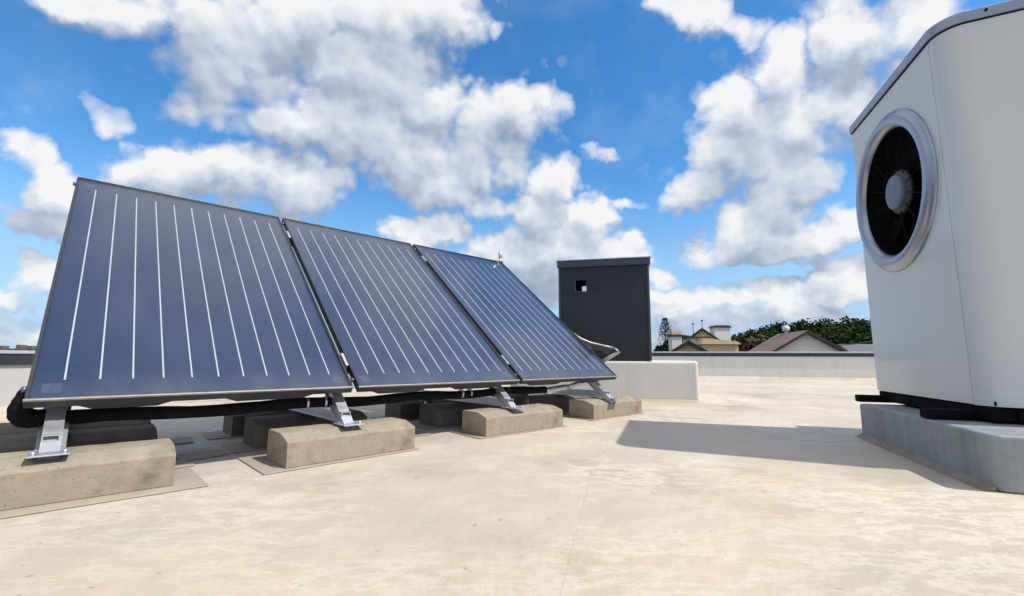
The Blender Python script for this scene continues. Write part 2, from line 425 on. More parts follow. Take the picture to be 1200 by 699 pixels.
def obj(name, bm, material, parent=None, bevel=0.0, bseg=2, kind=None, M=None):
    bmesh.ops.recalc_face_normals(bm, faces=bm.faces)
    if M is not None: bmesh.ops.transform(bm, matrix=M, verts=bm.verts)
    me = bpy.data.meshes.new(name); bm.to_mesh(me); bm.free()
    for mm in (material if isinstance(material, (list, tuple)) else [material]):
        me.materials.append(MATS[mm])
    o = bpy.data.objects.new(name, me); COL.objects.link(o)
    if parent: o.parent = parent
    if bevel:
        b = o.modifiers.new('bevel', 'BEVEL'); b.width = bevel; b.segments = bseg; b.limit_method = 'ANGLE'; b.angle_limit = R(35)
        b.harden_normals = False
    if kind: o['kind'] = kind
    return o
def tag(o, label, cat, group=None):
    o['label'] = label; o['category'] = cat
    if group: o['group'] = group
    return o
def thing(name, label, cat, loc=(0, 0, 0), rot=(0, 0, 0), group=None):
    o = bpy.data.objects.new(name, None); COL.objects.link(o)
    o.location = loc; o.rotation_euler = rot; o.empty_display_size = .2
    return tag(o, label, cat, group)
def copy_tree(o, parent=None):
    c = o.copy(); COL.objects.link(c); c.parent = parent
    for ch in list(o.children): copy_tree(ch, c)
    return c
BM = bmesh.new

# ------------------------------------------------------------------ setting: terrain and flat roof
TERRAIN = -6.6
bm = BM(); n = 24
vs = [[bm.verts.new((-1500 + 3000 * i / n, -1500 + 3000 * j / n, TERRAIN)) for i in range(n + 1)] for j in range(n + 1)]
for j in range(n):
    for i in range(n): bm.faces.new((vs[j][i], vs[j][i + 1], vs[j + 1][i + 1], vs[j + 1][i]))
obj('ground', bm, 'ground_grass', kind='structure')

FA = Vector((5.04, 12.08)); fdir = Vector((math.sin(R(105.6)), math.cos(R(105.6))))   # far parapet line
LX = -4.42                                                                           # left parapet plane
tl = (LX - FA.x) / fdir.x
FL = FA + fdir * tl; FR = FA + fdir * 16.0
back_y = -9.0
bm = BM()
deck = [(LX - .3, back_y), (FR.x, back_y), (FR.x, FR.y + .3), (FL.x - .3, FL.y + .3)]
prism(bm, deck, 'z', -0.35, 0.0)
obj('roof_deck', bm, 'membrane', kind='structure')
bm = BM()
prism(bm, [(x * 1.0, y) for x, y in deck], 'z', TERRAIN, -0.352)
o = obj('building_below', bm, 'white_render', kind='structure')

# welded overlaps between the membrane sheets (real thin laps)
def lap(p0, p1, w, h=0.004):
    p0 = Vector(p0); p1 = Vector(p1); d = (p1 - p0).normalized(); nrm = Vector((-d.y, d.x))
    bm = BM(); L = (p1 - p0).length
    q = [p0, p1, p1 + nrm * w, p0 + nrm * w]
    prism(bm, [(a.x, a.y) for a in q], 'z', 0.0004, h)
    o = obj('membrane_lap', bm, 'membrane', kind='structure', bevel=.0006)
lap((0.10, .55), (0.62, 2.75), .10, .0010)

# ------------------------------------------------------------------ parapets
def wall_run(name, label, p0, p1, thick, h_wall, h_fascia, h_cap, joint=2.4, wm='white_render'):
    p0 = Vector(p0); p1 = Vector(p1); L = (p1 - p0).length; d = (p1 - p0) / L
    t = thing(name, label, 'parapet', (p0.x, p0.y, 0), (0, 0, math.atan2(d.y, d.x)))
    bm = BM(); box(bm, 0, L, 0, thick, 0.001, h_wall); obj('wall_face', bm, wm, t)
    k = 0; x = 0.0
    while x < L - .01:
        e = min(x + joint, L)
        bm = BM(); box(bm, x + .003, e - .003, -.022, thick + .022, h_wall - .0, h_wall + h_fascia)
        obj('coping_fascia', bm, 'coping_dark', t, bevel=.003)
        bm = BM(); box(bm, x + .0015, e - .0015, -.034, thick + .034, h_wall + h_fascia + .001, h_wall + h_fascia + h_cap)
        obj('coping_cap', bm, 'coping_light', t, bevel=.003)
        x = e
    bm = BM(); prism(bm, [(0.0, .001), (-.05, .001), (0.0, .05)], 'x', 0, L); obj('base_fillet', bm, 'membrane', t)
    return t
# walls run so that their thickness (+local y) lies outside the roof
wall_run('parapet', 'long white parapet with dark coping along the far roof edge, before the houses',
         (FL.x + .3, FL.y - .08), (FR.x, FR.y), .28, .565, .088, .036)
wall_run('parapet', 'sunlit white parapet with dark coping at the left edge, behind the first solar panel',
         (LX, back_y), (LX, FL.y - .4), .26, .40, .10, .030, wm='grey_render')

# ------------------------------------------------------------------ low wall and the charcoal shaft on it
GW = R(103.5)
wd = Vector((math.sin(GW), math.cos(GW)))
wr = Vector((2.121, 5.178))                                   # near right foot of the low wall
WL = 2.2
w0 = wr - wd * WL
t = thing('low_wall', 'low grey-white rendered wall with rounded right end under the charcoal shaft', 'wall',
          (w0.x, w0.y, 0), (0, 0, math.atan2(wd.y, wd.x)))
bm = BM(); box(bm, 0, WL, 0, 1.25, .001, .462); obj('wall_block', bm, 'white_render', t, bevel=.035, bseg=5)
bm = BM(); prism(bm, [(0.0, .001), (-.03, .001), (0.0, .03)], 'x', .02, WL - .02); obj('base_fillet', bm, 'membrane', t)
bx0, bx1 = .58, 1.665                                           # shaft along the wall, local x
def wall_s(px, py):                                            # local x, z of a photo point on the wall front
    r = ray(px, py); nrm = Vector((-wd.y, wd.x, 0)); q = Vector((w0.x, w0.y, 0)) - Vector((0, 0, EYE))
    P = Vector((0, 0, EYE)) + r * (q.dot(nrm) / r.dot(nrm))
    return (P.x - w0.x) * wd.x + (P.y - w0.y) * wd.y, P.z
bx0 = wall_s(655.5, 370)[0]; bx1 = wall_s(761.5, 370)[0]
ztop = wall_s(760, 310)[1]
t = thing('ventilation_shaft', 'square charcoal sheet-metal shaft with a small hatch opening, standing on the low wall', 'shaft',
          (w0.x, w0.y, .464), (0, 0, math.atan2(wd.y, wd.x)))
zt = ztop - .464; fy = .012; dy = 1.0; th = .02
hx0 = wall_s(674.5, 335)[0]; hx1 = wall_s(687, 335)[0]
hz0 = wall_s(680, 341.5)[1] - .464; hz1 = wall_s(680, 328.5)[1] - .464
def holed(bm, y0, y1, a0, a1, b0, b1):
    box(bm, bx0, a0, y0, y1, 0, zt); box(bm, a1, bx1, y0, y1, 0, zt)
    box(bm, a0, a1, y0, y1, 0, b0); box(bm, a0, a1, y0, y1, b1, zt)
bm = BM(); holed(bm, fy, fy + th, hx0, hx1, hz0, hz1); obj('front_sheet', bm, 'charcoal_sheet', t)
# back sheet has its own opening, through which a little sky shows
rr = ray(684.5, 338.5); nrm = Vector((-wd.y, wd.x, 0))
qq = Vector((w0.x, w0.y, 0)) + nrm * (fy + dy) - Vector((0, 0, EYE))
PB = Vector((0, 0, EYE)) + rr * (qq.dot(nrm) / rr.dot(nrm))
bs_ = (PB.x - w0.x) * wd.x + (PB.y - w0.y) * wd.y; bz_ = PB.z - .464
bm = BM(); holed(bm, fy + dy, fy + dy + th, bs_ - .03, bs_ + .16, bz_ - .12, bz_ + .035); obj('back_sheet', bm, 'charcoal_sheet', t)
for xa in (bx0, bx1 - th):
    bm = BM(); box(bm, xa + .0005, xa + th - .0005, fy + th + .001, fy + dy - .001, 0, zt - .001); obj('side_sheet', bm, 'charcoal_sheet', t)
bm = BM()
fr = .012
box(bm, hx0 - fr, hx0, fy - .006, fy + .03, hz0 - fr, hz1 + fr); box(bm, hx1, hx1 + fr * .4, fy - .006, fy + .03, hz0 - fr, hz1 + fr)
box(bm, hx0 + .0002, hx1 - .0002, fy - .005, fy + .03, hz0 - fr, hz0); 
obj('hatch_frame', bm, 'charcoal_cap', t)
for xa in (bx0 - .008, bx1 - .016):
    bm = BM(); box(bm, xa, xa + .024, fy - .006, fy + .03, .002, zt - .002); obj('corner_trim', bm, 'charcoal_cap', t, bevel=.002)
bm = BM(); box(bm, bx1 + .001, bx1 + .012, fy + .031, fy + dy, .002, zt - .004); obj('corner_trim', bm, 'coping_light', t)
bm = BM(); box(bm, bx0 - .022, bx1 + .026, fy - .03, fy + dy + .04, zt, zt + .082); obj('cap_band', bm, 'charcoal_cap', t, bevel=.003)
bm = BM(); box(bm, bx0 - .034, bx1 + .038, fy - .042, fy + dy + .05, zt + .083, zt + .095); obj('cap_sheet', bm, 'coping_light', t, bevel=.003)

# ------------------------------------------------------------------ the row of solar collectors
U = Vector((.72867, .68486, 0)); BK = Vector((-.68486, .72867, 0))
P0 = Vector((-1.66914, 1.57622, .33095))                       # lower left front corner of the first collector
RZ = math.atan2(U.y, U.x); TILT = R(39.35)
PW, PL, PT = 1.1694, 2.0, .041
ROFF = .090                                                       # frames start this far below the glass
OFF = [0.0, PW + .029, 2 * PW + .029 + .033]
def row_pt(s, b, z): return Vector((P0.x, P0.y, 0)) + U * s + BK * b + Vector((0, 0, z))
row_rot = (0, 0, RZ)

def make_collector(label, first):
    t = thing('solar_collector', label, 'solar panel', row_pt(first, 0, P0.z), Euler((TILT, 0, RZ), 'XYZ'), 'flat solar collectors in a tilted row')
    e = .011
    bm = BM()
    for (a, b_, c, d_) in ((0, PW, 0, e), (0, PW, PL - e, PL), (0, e, e, PL - e), (PW - e, PW, e, PL - e)):
        box(bm, a, b_, c, d_, -PT, -.006 if False else 0)
    obj('frame', bm, 'frame_metal', t, bevel=.0025)
    bm = BM(); box(bm, -.002, PW + .002, -.0042, .004, -.007, .0018)
    obj('bottom_lip', bm, 'lip_sunlit', t, bevel=.0012)
    bm = BM(); box(bm, e, PW - e, e, PL - e, -PT + .0005, -PT + .0009); obj('back_sheet', bm, 'back_sheet', t)
    bm = BM(); box(bm, e + .0005, PW - e - .0005, e + .0005, PL - e - .0005, -.034, -.016); obj('absorber', bm, 'absorber', t)
    bm = BM(); box(bm, e + .0005, PW - e - .0005, e + .0005, PL - e - .0005, -.0065, -.0025); obj('glass_cover', bm, 'glass', t)
    me = None
    for k in range(11):
        x = .092 + k * (PW - .184) / 10
        if me is None:
            bm = BM(); prism(bm, [(-.0034, -.0158), (.0034, -.0158), (.0021, -.0132), (-.0021, -.0132)], 'y', .115, PL - .125)
            s = obj('weld_seam', bm, 'seam_metal', t); me = s.data
        else:
            s = bpy.data.objects.new('weld_seam', me); COL.objects.link(s); s.parent = t
        s.location = (x, 0, 0)
    for (cx_, cy_) in ((.062, .072), (PW - .062, .072), (.062, PL - .07), (PW - .062, PL - .07)):
        bm = BM(); box(bm, cx_ - .026, cx_ + .026, cy_ - .026, cy_ + .026, -.0158, -.0145); obj('corner_plate', bm, 'absorber_patch', t, bevel=.001)
    for y in (.075, PL - .075):                                   # header stubs joining neighbour collectors
        for (xa, xb) in ((-.0135, .001), (PW - .001, PW + .0135)):
            bm = BM(); tube(bm, [(xa, y, -.022), (xb, y, -.022)], .012, 12); obj('header_stub', bm, 'steel_dark', t)
    return t
c1 = make_collector('nearest and largest-looking dark blue solar collector, at the left end of the tilted row', OFF[0])
make_collector('middle dark blue solar collector between the two others of the tilted row', OFF[1])
make_collector('farthest dark blue solar collector at the right end of the row, before the charcoal shaft', OFF[2])

# air vent on the top corner of the last collector
tv = thing('air_vent', 'small silver air vent sticking up from the top corner of the farthest collector', 'vent valve', (0, 0, 0))
top = row_pt(OFF[2] + PW - .03, 0, P0.z) + (BK * math.cos(TILT) + Vector((0, 0, math.sin(TILT)))) * (PL - .02)
tv.location = top
bm = BM(); tube(bm, [(0, 0, -.01), (0, 0, .045)], .013, 12); obj('elbow', bm, 'aluminium', tv)
bm = BM(); tube(bm, [(0, 0, .045), (0, 0, .055), (0, 0, .11), (0, 0, .122)], [.016, .023, .021, .008], 14); obj('float_chamber', bm, 'aluminium', tv)
bm = BM(); tube(bm, [(-.05, -.02, .0), (0, 0, .018), (.03, .01, .0)], .010, 10); obj('header_tee', bm, 'aluminium', tv)

# mounting frames
FS = [(.082, 'nearest aluminium mounting frame, its foot on the largest concrete block at the left edge'),
      (1.125, 'aluminium mounting frame under the joint of the first and middle collectors'),
      (2.258, 'aluminium mounting frame under the joint of the middle and farthest collectors'),
      (3.375, 'aluminium mounting frame under the right end of the farthest collector')]
ZB = .150                                                        # top of the blocks
def hollow(bm, w, h, th_, L, M):
    """open-ended U and flange rail along local +y, centred on x, top at z=0"""
    vs0 = len(bm.verts)
    for q in ((-w / 2, w / 2, -th_, 0), (-w / 2, -w / 2 + th_, -h, -th_), (w / 2 - th_, w / 2, -h, -th_), (-w / 2 - .012, w / 2 + .012, -h - th_, -h)):
        box(bm, q[0], q[1], 0, L, q[2], q[3])
    bm.verts.ensure_lookup_table()
    bmesh.ops.transform(bm, matrix=M, verts=bm.verts[vs0:])
def make_frame(s, label):
    t = thing('mounting_frame', label, 'mounting frame', row_pt(s, 0, 0), row_rot, 'aluminium frames under the collectors')
    # inclined rail: its top face lies against the back of the collectors; runs down past them to the foot
    c, sn = math.cos(TILT), math.sin(TILT)
    org = Vector((0, ROFF * sn, P0.z - ROFF * c)) - Vector((0, c, sn)) * .205 + Vector((0, 0, 0)) - Vector((0, -sn, c)) * .003
    M = Matrix.Translation(org) @ Matrix.Rotation(TILT, 4, 'X')
    bm = BM(); hollow(bm, .052, .044, .004, 2.0, M); obj('inclined_rail', bm, 'aluminium', t)
    fz = ZB + .004
    bm = BM(); box(bm, -.052, .052, -.135, .0, fz, fz + .005); obj('foot_plate', bm, 'aluminium', t, bevel=.001)
    bm = BM(); M = Matrix.Translation((-.002, -.03, fz + .056)); hollow(bm, .046, .046, .004, 1.18, M); obj('base_rail', bm, 'aluminium', t)
    yb = 1.10; zb = org.z + (yb - org.y) * math.tan(TILT) - .06
    bm = BM(); box(bm, -.021, .021, yb - .021, yb + .021, fz + .057, zb); obj('rear_post', bm, 'aluminium', t)
    bm = BM()
    y2 = .52; z2 = org.z + (y2 - org.y) * math.tan(TILT) - .06
    M = Matrix.Translation((.03, yb - .02, fz + .08)) @ Matrix.Rotation(math.atan2(z2 - fz - .08, y2 - yb + .02), 4, 'X')
    L = math.hypot(z2 - fz - .08, y2 - yb)
    v0 = box(bm, -.004, .004, 0, L, -.015, .015); bmesh.ops.transform(bm, matrix=M, verts=v0); obj('brace', bm, 'aluminium', t)
    for x in (-.038, .038):
        bm = BM(); tube(bm, [(x, -.1, fz + .005), (x, -.1, fz + .014)], .008, 6); obj('bolt', bm, 'aluminium', t)
    return t
for s, lb in FS: make_frame(s, lb)
# two cross rails carrying the collectors
for y, lb in ((.22, 'lower aluminium cross rail behind the bottom edge of the collectors'), (1.70, 'upper aluminium cross rail behind the top edge of the collectors')):
    t = thing('cross_rail', lb, 'rail', row_pt(0, 0, P0.z), Euler((TILT, 0, RZ), 'XYZ'), 'cross rails behind the collectors')
    bm = BM(); box(bm, .02, 3.56, y - .02, y + .02, -ROFF + .001, -PT - .001); obj('rail_bar', bm, 'frame_metal', t, bevel=.002)
    for x in (PW + .0145, 2 * PW + .045):
        bm = BM(); box(bm, x - .008, x + .008, y - .05, y + .05, -PT, -PT + .045); obj('clamp', bm, 'aluminium', t, bevel=.001)
# fixing hooks below the front edge of the collectors
for a, b_, wh in ((.13, .42, 'left one of two under the nearest collector'), (.60, .98, 'right one of two under the nearest collector'),
                  (1.28, 1.62, 'left one of two under the middle collector'), (1.80, 2.2, 'right one of two under the middle collector'),
                  (2.46, 2.85, 'left one of two under the farthest collector'), (3.02, 3.36, 'right one of two under the farthest collector')):
    t = thing('edge_bracket', 'dark trapezoid edge bracket, ' + wh, 'bracket', row_pt(0, 0, P0.z), Euler((TILT, 0, RZ), 'XYZ'), 'brackets under the front edge of the collectors')
    bm = BM(); prism(bm, [(a, -PT + .0), (b_, -PT + .0), (b_ - .05, -PT - .022), (a + .05, -PT - .022)], 'y', .004, .03)
    obj('bracket_plate', bm, 'frame_metal', t)

# insulated pipe along the row
ZP = .252
pipe = thing('insulated_pipe', 'black insulated pipe running under the lower edge of the collectors', 'pipe', row_pt(0, 0, 0), row_rot)
pts = [(.04 + 2.72 * k / 30, .12 + .004 * math.sin(k * 1.3), ZP - .004 + .006 * math.sin(k * .8)) for k in range(31)]
bm = BM(); tube(bm, pts, [.0265 + .0012 * math.sin(k * 2.1) for k in range(31)], 16); obj('pipe_run', bm, 'rubber', pipe)
for s in (.98, 1.07, 1.95, 2.02):
    bm = BM(); tube(bm, [(s - .006, .12, ZP - .002), (s + .006, .12, ZP - .002)], .0300, 16); cl = obj('pipe_clip', bm, 'aluminium', pipe)
bm = BM()
ep, er = smooth_path([(.085, .118, ZP + .002), (.035, .112, ZP + .004), (.002, .102, ZP + .010), (-.010, .094, ZP + .036), (-.002, .09, ZP + .070), (.012, .086, ZP + .108)],
     [.031, .033, .034, .033, .031, .029])
tube(bm, ep, [q + .0012 * math.sin(k * 1.7) for k, q in enumerate(er)], 18)
obj('end_elbow', bm, 'rubber', pipe)
bm = BM(); tube(bm, [(2.76, .12, ZP - .018), (2.80, .12, ZP - .02), (2.98, .12, ZP - .006), (3.03, .12, ZP)], [.024, .029, .029, .022], 14); obj('silver_coupling', bm, 'aluminium', pipe)
bm = BM(); tube(bm, [(3.02, .12, ZP), (3.10, .115, ZP + .015), (3.22, .10, ZP + .045), (3.34, .08, ZP + .075)], .017, 12); obj('flexible_hose', bm, 'aluminium', pipe)

# looped foil hose with dark sheet behind the right end
lp = thing('foil_hose', 'looped foil-wrapped hose with a dark sheet behind the right end of the collectors', 'hose', (0, 0, 0))
Yh = 4.75
hp = [at(672, 391, Yh), at(680, 397, Yh), at(692, 402, Yh), at(707, 405.5, Yh), at(719, 408, Yh - .02)]
bm = BM(); tube(bm, hp, .012, 10); obj('hose_run', bm, 'back_sheet', lp)
hq = [at(720, 408.5, Yh - .05), at(725, 412.5, Yh - .05), at(716, 418, Yh - .05), at(704, 425.5, Yh - .08)]
bm = BM(); tube(bm, hq, [.016, .02, .022, .02], 10); obj('hose_return', bm, 'back_sheet', lp)
bm = BM()
sh = [at(672, 392, Yh + .03), at(692, 402.5, Yh + .04), at(719, 408.5, Yh + .02), at(704, 425, Yh), at(675, 428, Yh + .02)]
f = [bm.verts.new(p) for p in sh] + [bm.verts.new(p + Vector((0, .006, 0))) for p in sh]
bm.faces.new(f[:5]); bm.faces.new(f[5:][::-1])
for k in range(5): bm.faces.new((f[k], f[(k + 1) % 5], f[5 + (k + 1) % 5], f[5 + k]))
obj('dark_sheet', bm, 'tarp', lp)

# ballast blocks: kerb stones laid on pads
def kerb(name, label, s0, s1, b0, h, material='concrete', depth=.255, chamfer=True, pad=None, turn=0.0, seed=0):
    cx_ = (s0 + s1) / 2; L = s1 - s0
    t = thing(name, label, 'concrete block', row_pt(cx_, b0, 0), (0, 0, RZ + R(turn)), 'concrete ballast blocks under the collectors')
    prof = [(0, 0), (0, h - .034), (.004, h - .026), (.085, h - .002), (.10, h), (depth - .01, h), (depth, h - .01), (depth, 0)] if chamfer else \
           [(0, 0), (0, h - .012), (.012, h), (depth - .01, h), (depth, h - .01), (depth, 0)]
    bm = BM()
    r = random.Random(seed)
    nseg = 14; rings = []
    for i in range(nseg + 1):
        x = -L / 2 + L * i / nseg
        rings.append([bm.verts.new((x + r.uniform(-.001, .001), q[0] + r.uniform(-.0009, .0009), max(0.0, q[1] + (r.uniform(-.0009, .0009) if q[1] > 0 else 0)) + .0066)) for q in prof])
    for A, B in zip(rings, rings[1:]):
        for k in range(len(prof)):
            bm.faces.new((A[k], A[(k + 1) % len(prof)], B[(k + 1) % len(prof)], B[k]))
    bm.faces.new(rings[0][::-1]); bm.faces.new(rings[-1])
    obj('stone', bm, material, t, bevel=.0028, bseg=2)
    if pad:
        a, b_, c, d_ = pad
        bm = BM(); prism(bm, [(-L / 2 - a, -c), (L / 2 + b_, -c + .012), (L / 2 + b_ - .01, depth + d_), (-L / 2 - a + .01, depth + d_)], 'z', .0012, .0062)
        pm = obj('pad', bm, 'pad_membrane', t, bevel=.002)
    return t
kerb('ballast_block', 'nearest concrete ballast block at the bottom left, cut off by the frame edge', -.27, .423, -.150, .140, pad=(.1, .10, .085, .05), turn=-1.0, seed=1)
kerb('ballast_block', 'concrete ballast block in front under the joint of first and middle collector', .812, 1.458, -.150, .138, pad=(.095, .02, .030, .13), turn=2.0, seed=2)
kerb('ballast_block', 'third concrete ballast block of the front line, left of the farthest front block', 1.966, 2.665, -.130, .138, pad=(.06, .03, .02, .06), turn=-1.5, seed=3)
kerb('ballast_block', 'farthest concrete ballast block of the front line, before the low white wall', 3.118, 3.82, -.075, .140, pad=(.05, .03, .02, .06), turn=-.5, seed=4)
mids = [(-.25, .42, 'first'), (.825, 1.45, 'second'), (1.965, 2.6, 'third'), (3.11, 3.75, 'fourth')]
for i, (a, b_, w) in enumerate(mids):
    kerb('ballast_block', 'shaded concrete block right behind the %s front block, under the solar row' % (w if w != 'fourth' else 'farthest'), a + .01, b_, .402, .140, 'concrete_shaded', pad=(.11, .02, .03, .02), turn=rnd.uniform(-1, 1), seed=10 + i)
    kerb('ballast_block', 'shaded concrete block at the rear, two behind the %s front block, under the solar row' % (w if w != 'fourth' else 'farthest'), a + .005, b_ + .02, .915, .140, 'concrete_shaded', pad=(.12, .02, .03, .02), turn=rnd.uniform(-1, 1), seed=20 + i)
# loose membrane patches on the floor
for (s, b_, w, d_, rt, lb) in ((.60, .42, .20, .17, 12, 'dark membrane offcut between the first and second row of blocks'),
                              (1.66, .30, .26, .20, -10, 'membrane offcut on the shaded floor left of the third block'),
                              (1.75, .80, .20, .24, 5, 'membrane offcut farther back in the shade, left of the third rear block'),
                              (2.90, .35, .24, .20, 9, 'membrane offcut on the shaded floor left of the farthest block'),
                              (.42, .25, .22, .16, 8, 'loose square membrane offcut on the shaded floor right of the nearest block'),
                              (.56, .95, .16, .22, -6, 'loose membrane offcut lying behind, under the first collector')):
    o = BM(); prism(o, [(-w / 2, -d_ / 2), (w / 2, -d_ / 2), (w / 2, d_ / 2), (-w / 2, d_ / 2)], 'z', .0012, .008)
    o = obj('membrane_offcut', o, 'pad_membrane', bevel=.002); o.location = row_pt(s, b_, 0); o.rotation_euler = (0, 0, RZ + R(rt))
    tag(o, lb, 'offcut')

# ------------------------------------------------------------------ heat pump on its plinth
AZ = R(18.65)
NP = Vector((2.1188, 2.1096, 0))
urot = (0, 0, math.pi / 2 - AZ)                                   # local +x runs along the fan face, away from the camera
pf = Vector((2.222, 2.948)); pn = Vector((1.793, 1.744)); pd = (pf - pn).normalized()
pl = thing('plinth', 'painted grey concrete plinth with rounded near corner under the heat pump', 'plinth', (pn.x, pn.y, 0), (0, 0, math.atan2(pd.y, pd.x)))
PLL = (pf - pn).length
def rounded(x0, x1, y0, y1, r_nl, r_o, seg=10):
    """plan outline; the near-left corner (x0, y1) gets radius r_nl, the others r_o"""
    out = []
    for (cx_, cy_, r_, a0) in ((x1 - r_o, y1 - r_o, r_o, 0), (x0 + r_nl, y1 - r_nl, r_nl, 90), (x0 + r_o, y0 + r_o, r_o, 180), (x1 - r_o, y0 + r_o, r_o, 270)):
        for k in range(seg + 1):
            a = R(a0 + 90 * k / seg); out.append((cx_ + r_ * math.cos(a), cy_ + r_ * math.sin(a)))
    return out
HPL = .207
bm = BM(); prism(bm, rounded(-.012, PLL, -2.7, 0, .035, .02), 'z', .001, HPL); o = obj('plinth_block', bm, 'plinth_coat', pl, bevel=.012, bseg=3)
for p_ in o.data.polygons: p_.use_smooth = False
bm = BM(); prism(bm, [(.0, .001), (.040, .001), (.022, .006), (.0, .020)], 'x', .0, PLL); obj('base_strip', bm, 'dirt_strip', pl)

hpump = thing('heat_pump', 'tall white heat pump unit with big round fan opening, grey lid edge and rounded corner', 'heat pump', (NP.x, NP.y, 0), urot)
ZU0, ZU1 = .480 - .197, .480 + 1.61
FL_, DEP, RC = 1.001, 1.12, .115
fs, fz_ = .522, .480 + 1.0                                       # fan centre on the face
RO = .385                                                         # opening radius
# fan panel with a round hole
bm = BM(); seg = 64
def face_ring(y):
    hole = [bm.verts.new((fs + RO * math.cos(2 * math.pi * k / seg), y, fz_ + RO * math.sin(2 * math.pi * k / seg))) for k in range(seg)]
    x0, x1, z0, z1 = .002, FL_, ZU0, ZU1
    outer = []
    for k in range(seg):
        a = 2 * math.pi * k / seg; c, s_ = math.cos(a), math.sin(a)
        tt = min(((x1 - fs) / c if c > 1e-9 else (x0 - fs) / c if c < -1e-9 else 1e9), ((z1 - fz_) / s_ if s_ > 1e-9 else (z0 - fz_) / s_ if s_ < -1e-9 else 1e9))
        outer.append([fs + c * tt, fz_ + s_ * tt])
    for (qx, qz) in ((x0, z0), (x0, z1), (x1, z0), (x1, z1)):
        a = math.atan2(qz - fz_, qx - fs) % (2 * math.pi); k = round(a / (2 * math.pi) * seg) % seg; outer[k] = [qx, qz]
    return hole, [bm.verts.new((q[0], y, q[1])) for q in outer]
h0, o0 = face_ring(0.0); h1, o1 = face_ring(-.018)
for k in range(seg):
    j = (k + 1) % seg
    bm.faces.new((o0[k], o0[j], h0[j], h0[k])); bm.faces.new((o1[k], h1[k], h1[j], o1[j]))
    bm.faces.new((h0[k], h0[j], h1[j], h1[k])); bm.faces.new((o0[k], o1[k], o1[j], o0[j]))
obj('fan_panel', bm, 'enamel', hpump)
# front and corner casing
arc = [(-.0015, 0.0)] + [(-.0015 - RC * math.sin(R(a)), -RC + RC * math.cos(R(a))) for a in range(6, 91, 6)]
SK = .12
outer = arc + [(-RC - .0015 - SK, -DEP)]
inner = [(p_[0] + .018 * (1 if p_[1] < -.02 else .2), p_[1] - .018 * (1 if p_[1] > -RC else 0)) for p_ in outer]
inner = [(-.0015, -.018)] + [(-.0015 - (RC - .018) * math.sin(R(a)), -RC + (RC - .018) * math.cos(R(a))) for a in range(6, 91, 6)] + [(-RC + .0165 - SK, -DEP)]
bm = BM(); prism(bm, outer + inner[::-1], 'z', ZU0 - .002, ZU1)
o = obj('corner_casing', bm, 'enamel', hpump)
m_ = o.modifiers.new('split', 'EDGE_SPLIT'); m_.split_angle = R(30)
for p_ in o.data.polygons: p_.use_smooth = abs(p_.normal.z) < .5
bm = BM(); box(bm, -RC - SK + .001, FL_ - .001, -DEP - .018, -DEP - .001, ZU0, ZU1); obj('rear_casing', bm, 'enamel', hpump)
bm = BM(); box(bm, FL_ - .02, FL_ - .0015, -DEP, -.019, ZU0, ZU1); obj('end_casing', bm, 'enamel', hpump)
bm = BM(); box(bm, -RC + .03, FL_ - .03, -DEP + .01, -.03, ZU0 + .001, ZU0 + .02); obj('floor_pan', bm, 'black_steel', hpump)
# unseen wider housing, added behind to cast the shadow step on the roof
bm = BM(); prism(bm, rounded(-RC - .13, FL_ + .14, -2.3, -DEP - .02, .12, .04), 'z', ZU0, ZU1 + .03); obj('shadow_housing', bm, 'enamel', hpump)
# lid with its rounded edge band
def skew(q): return (q[0] - SK * max(0.0, min(1.0, (-RC - q[1]) / (DEP - RC))), q[1]) if q[0] < .3 else q
lid = [skew(q) for q in rounded(-RC - .013, FL_ + .012, -DEP - .02, .012, RC + .012, .012, 12)]
bm = BM(); prism(bm, lid, 'z', ZU1 + .003, ZU1 + .055); o = obj('lid_band', bm, 'lid_metal', hpump, bevel=.004)
lid2 = [skew(q) for q in rounded(-RC - .004, FL_ + .004, -DEP - .01, .004, RC + .004, .01, 12)]
bm = BM(); prism(bm, lid2, 'z', ZU1 - .004, ZU1 + .002); obj('lid_gasket', bm, 'black_steel', hpump)
bm = BM(); tube(bm, [(-RC - .016, -RC - .05, ZU1 + .034), (-RC - .025, -RC - .05, ZU1 + .034)], .006, 8); obj('screw', bm, 'black_steel', hpump)
bm = BM(); tube(bm, [(-RC - .012, -.24, ZU0 + .03), (-RC - .025, -.24, ZU0 + .03)], .009, 10); obj('screw', bm, 'hub_plastic', hpump)
# fan ring: bell mouth
bm = BM()
prof = [(.474, -.002), (.475, .006), (.470, .012), (.458, .015), (.453, .022), (.440, .033), (.420, .038), (.402, .033), (.386, .022), (.377, .006), (.375, -.004)]
revolve(bm, prof, (fs, 0, fz_), 96); obj('fan_ring', bm, 'ring_metal', hpump)
bm = BM(); revolve(bm, [(.3745, -.004), (.368, -.05), (.36, -.30), (.0001, -.30)], (fs, 0, fz_), 64); obj('fan_duct', bm, 'fan_black', hpump)
bm = BM(); revolve(bm, [(.0001, -.002), (.094, -.002), (.101, -.005), (.103, -.016), (.103, -.030)], (fs, 0, fz_), 48); obj('fan_hub', bm, 'hub_plastic', hpump)
bm = BM(); revolve(bm, [(.1032, -.022), (.116, -.024), (.130, -.034), (.134, -.048), (.10, -.052)], (fs, 0, fz_), 48); obj('hub_collar', bm, 'collar_grey', hpump)
me = None
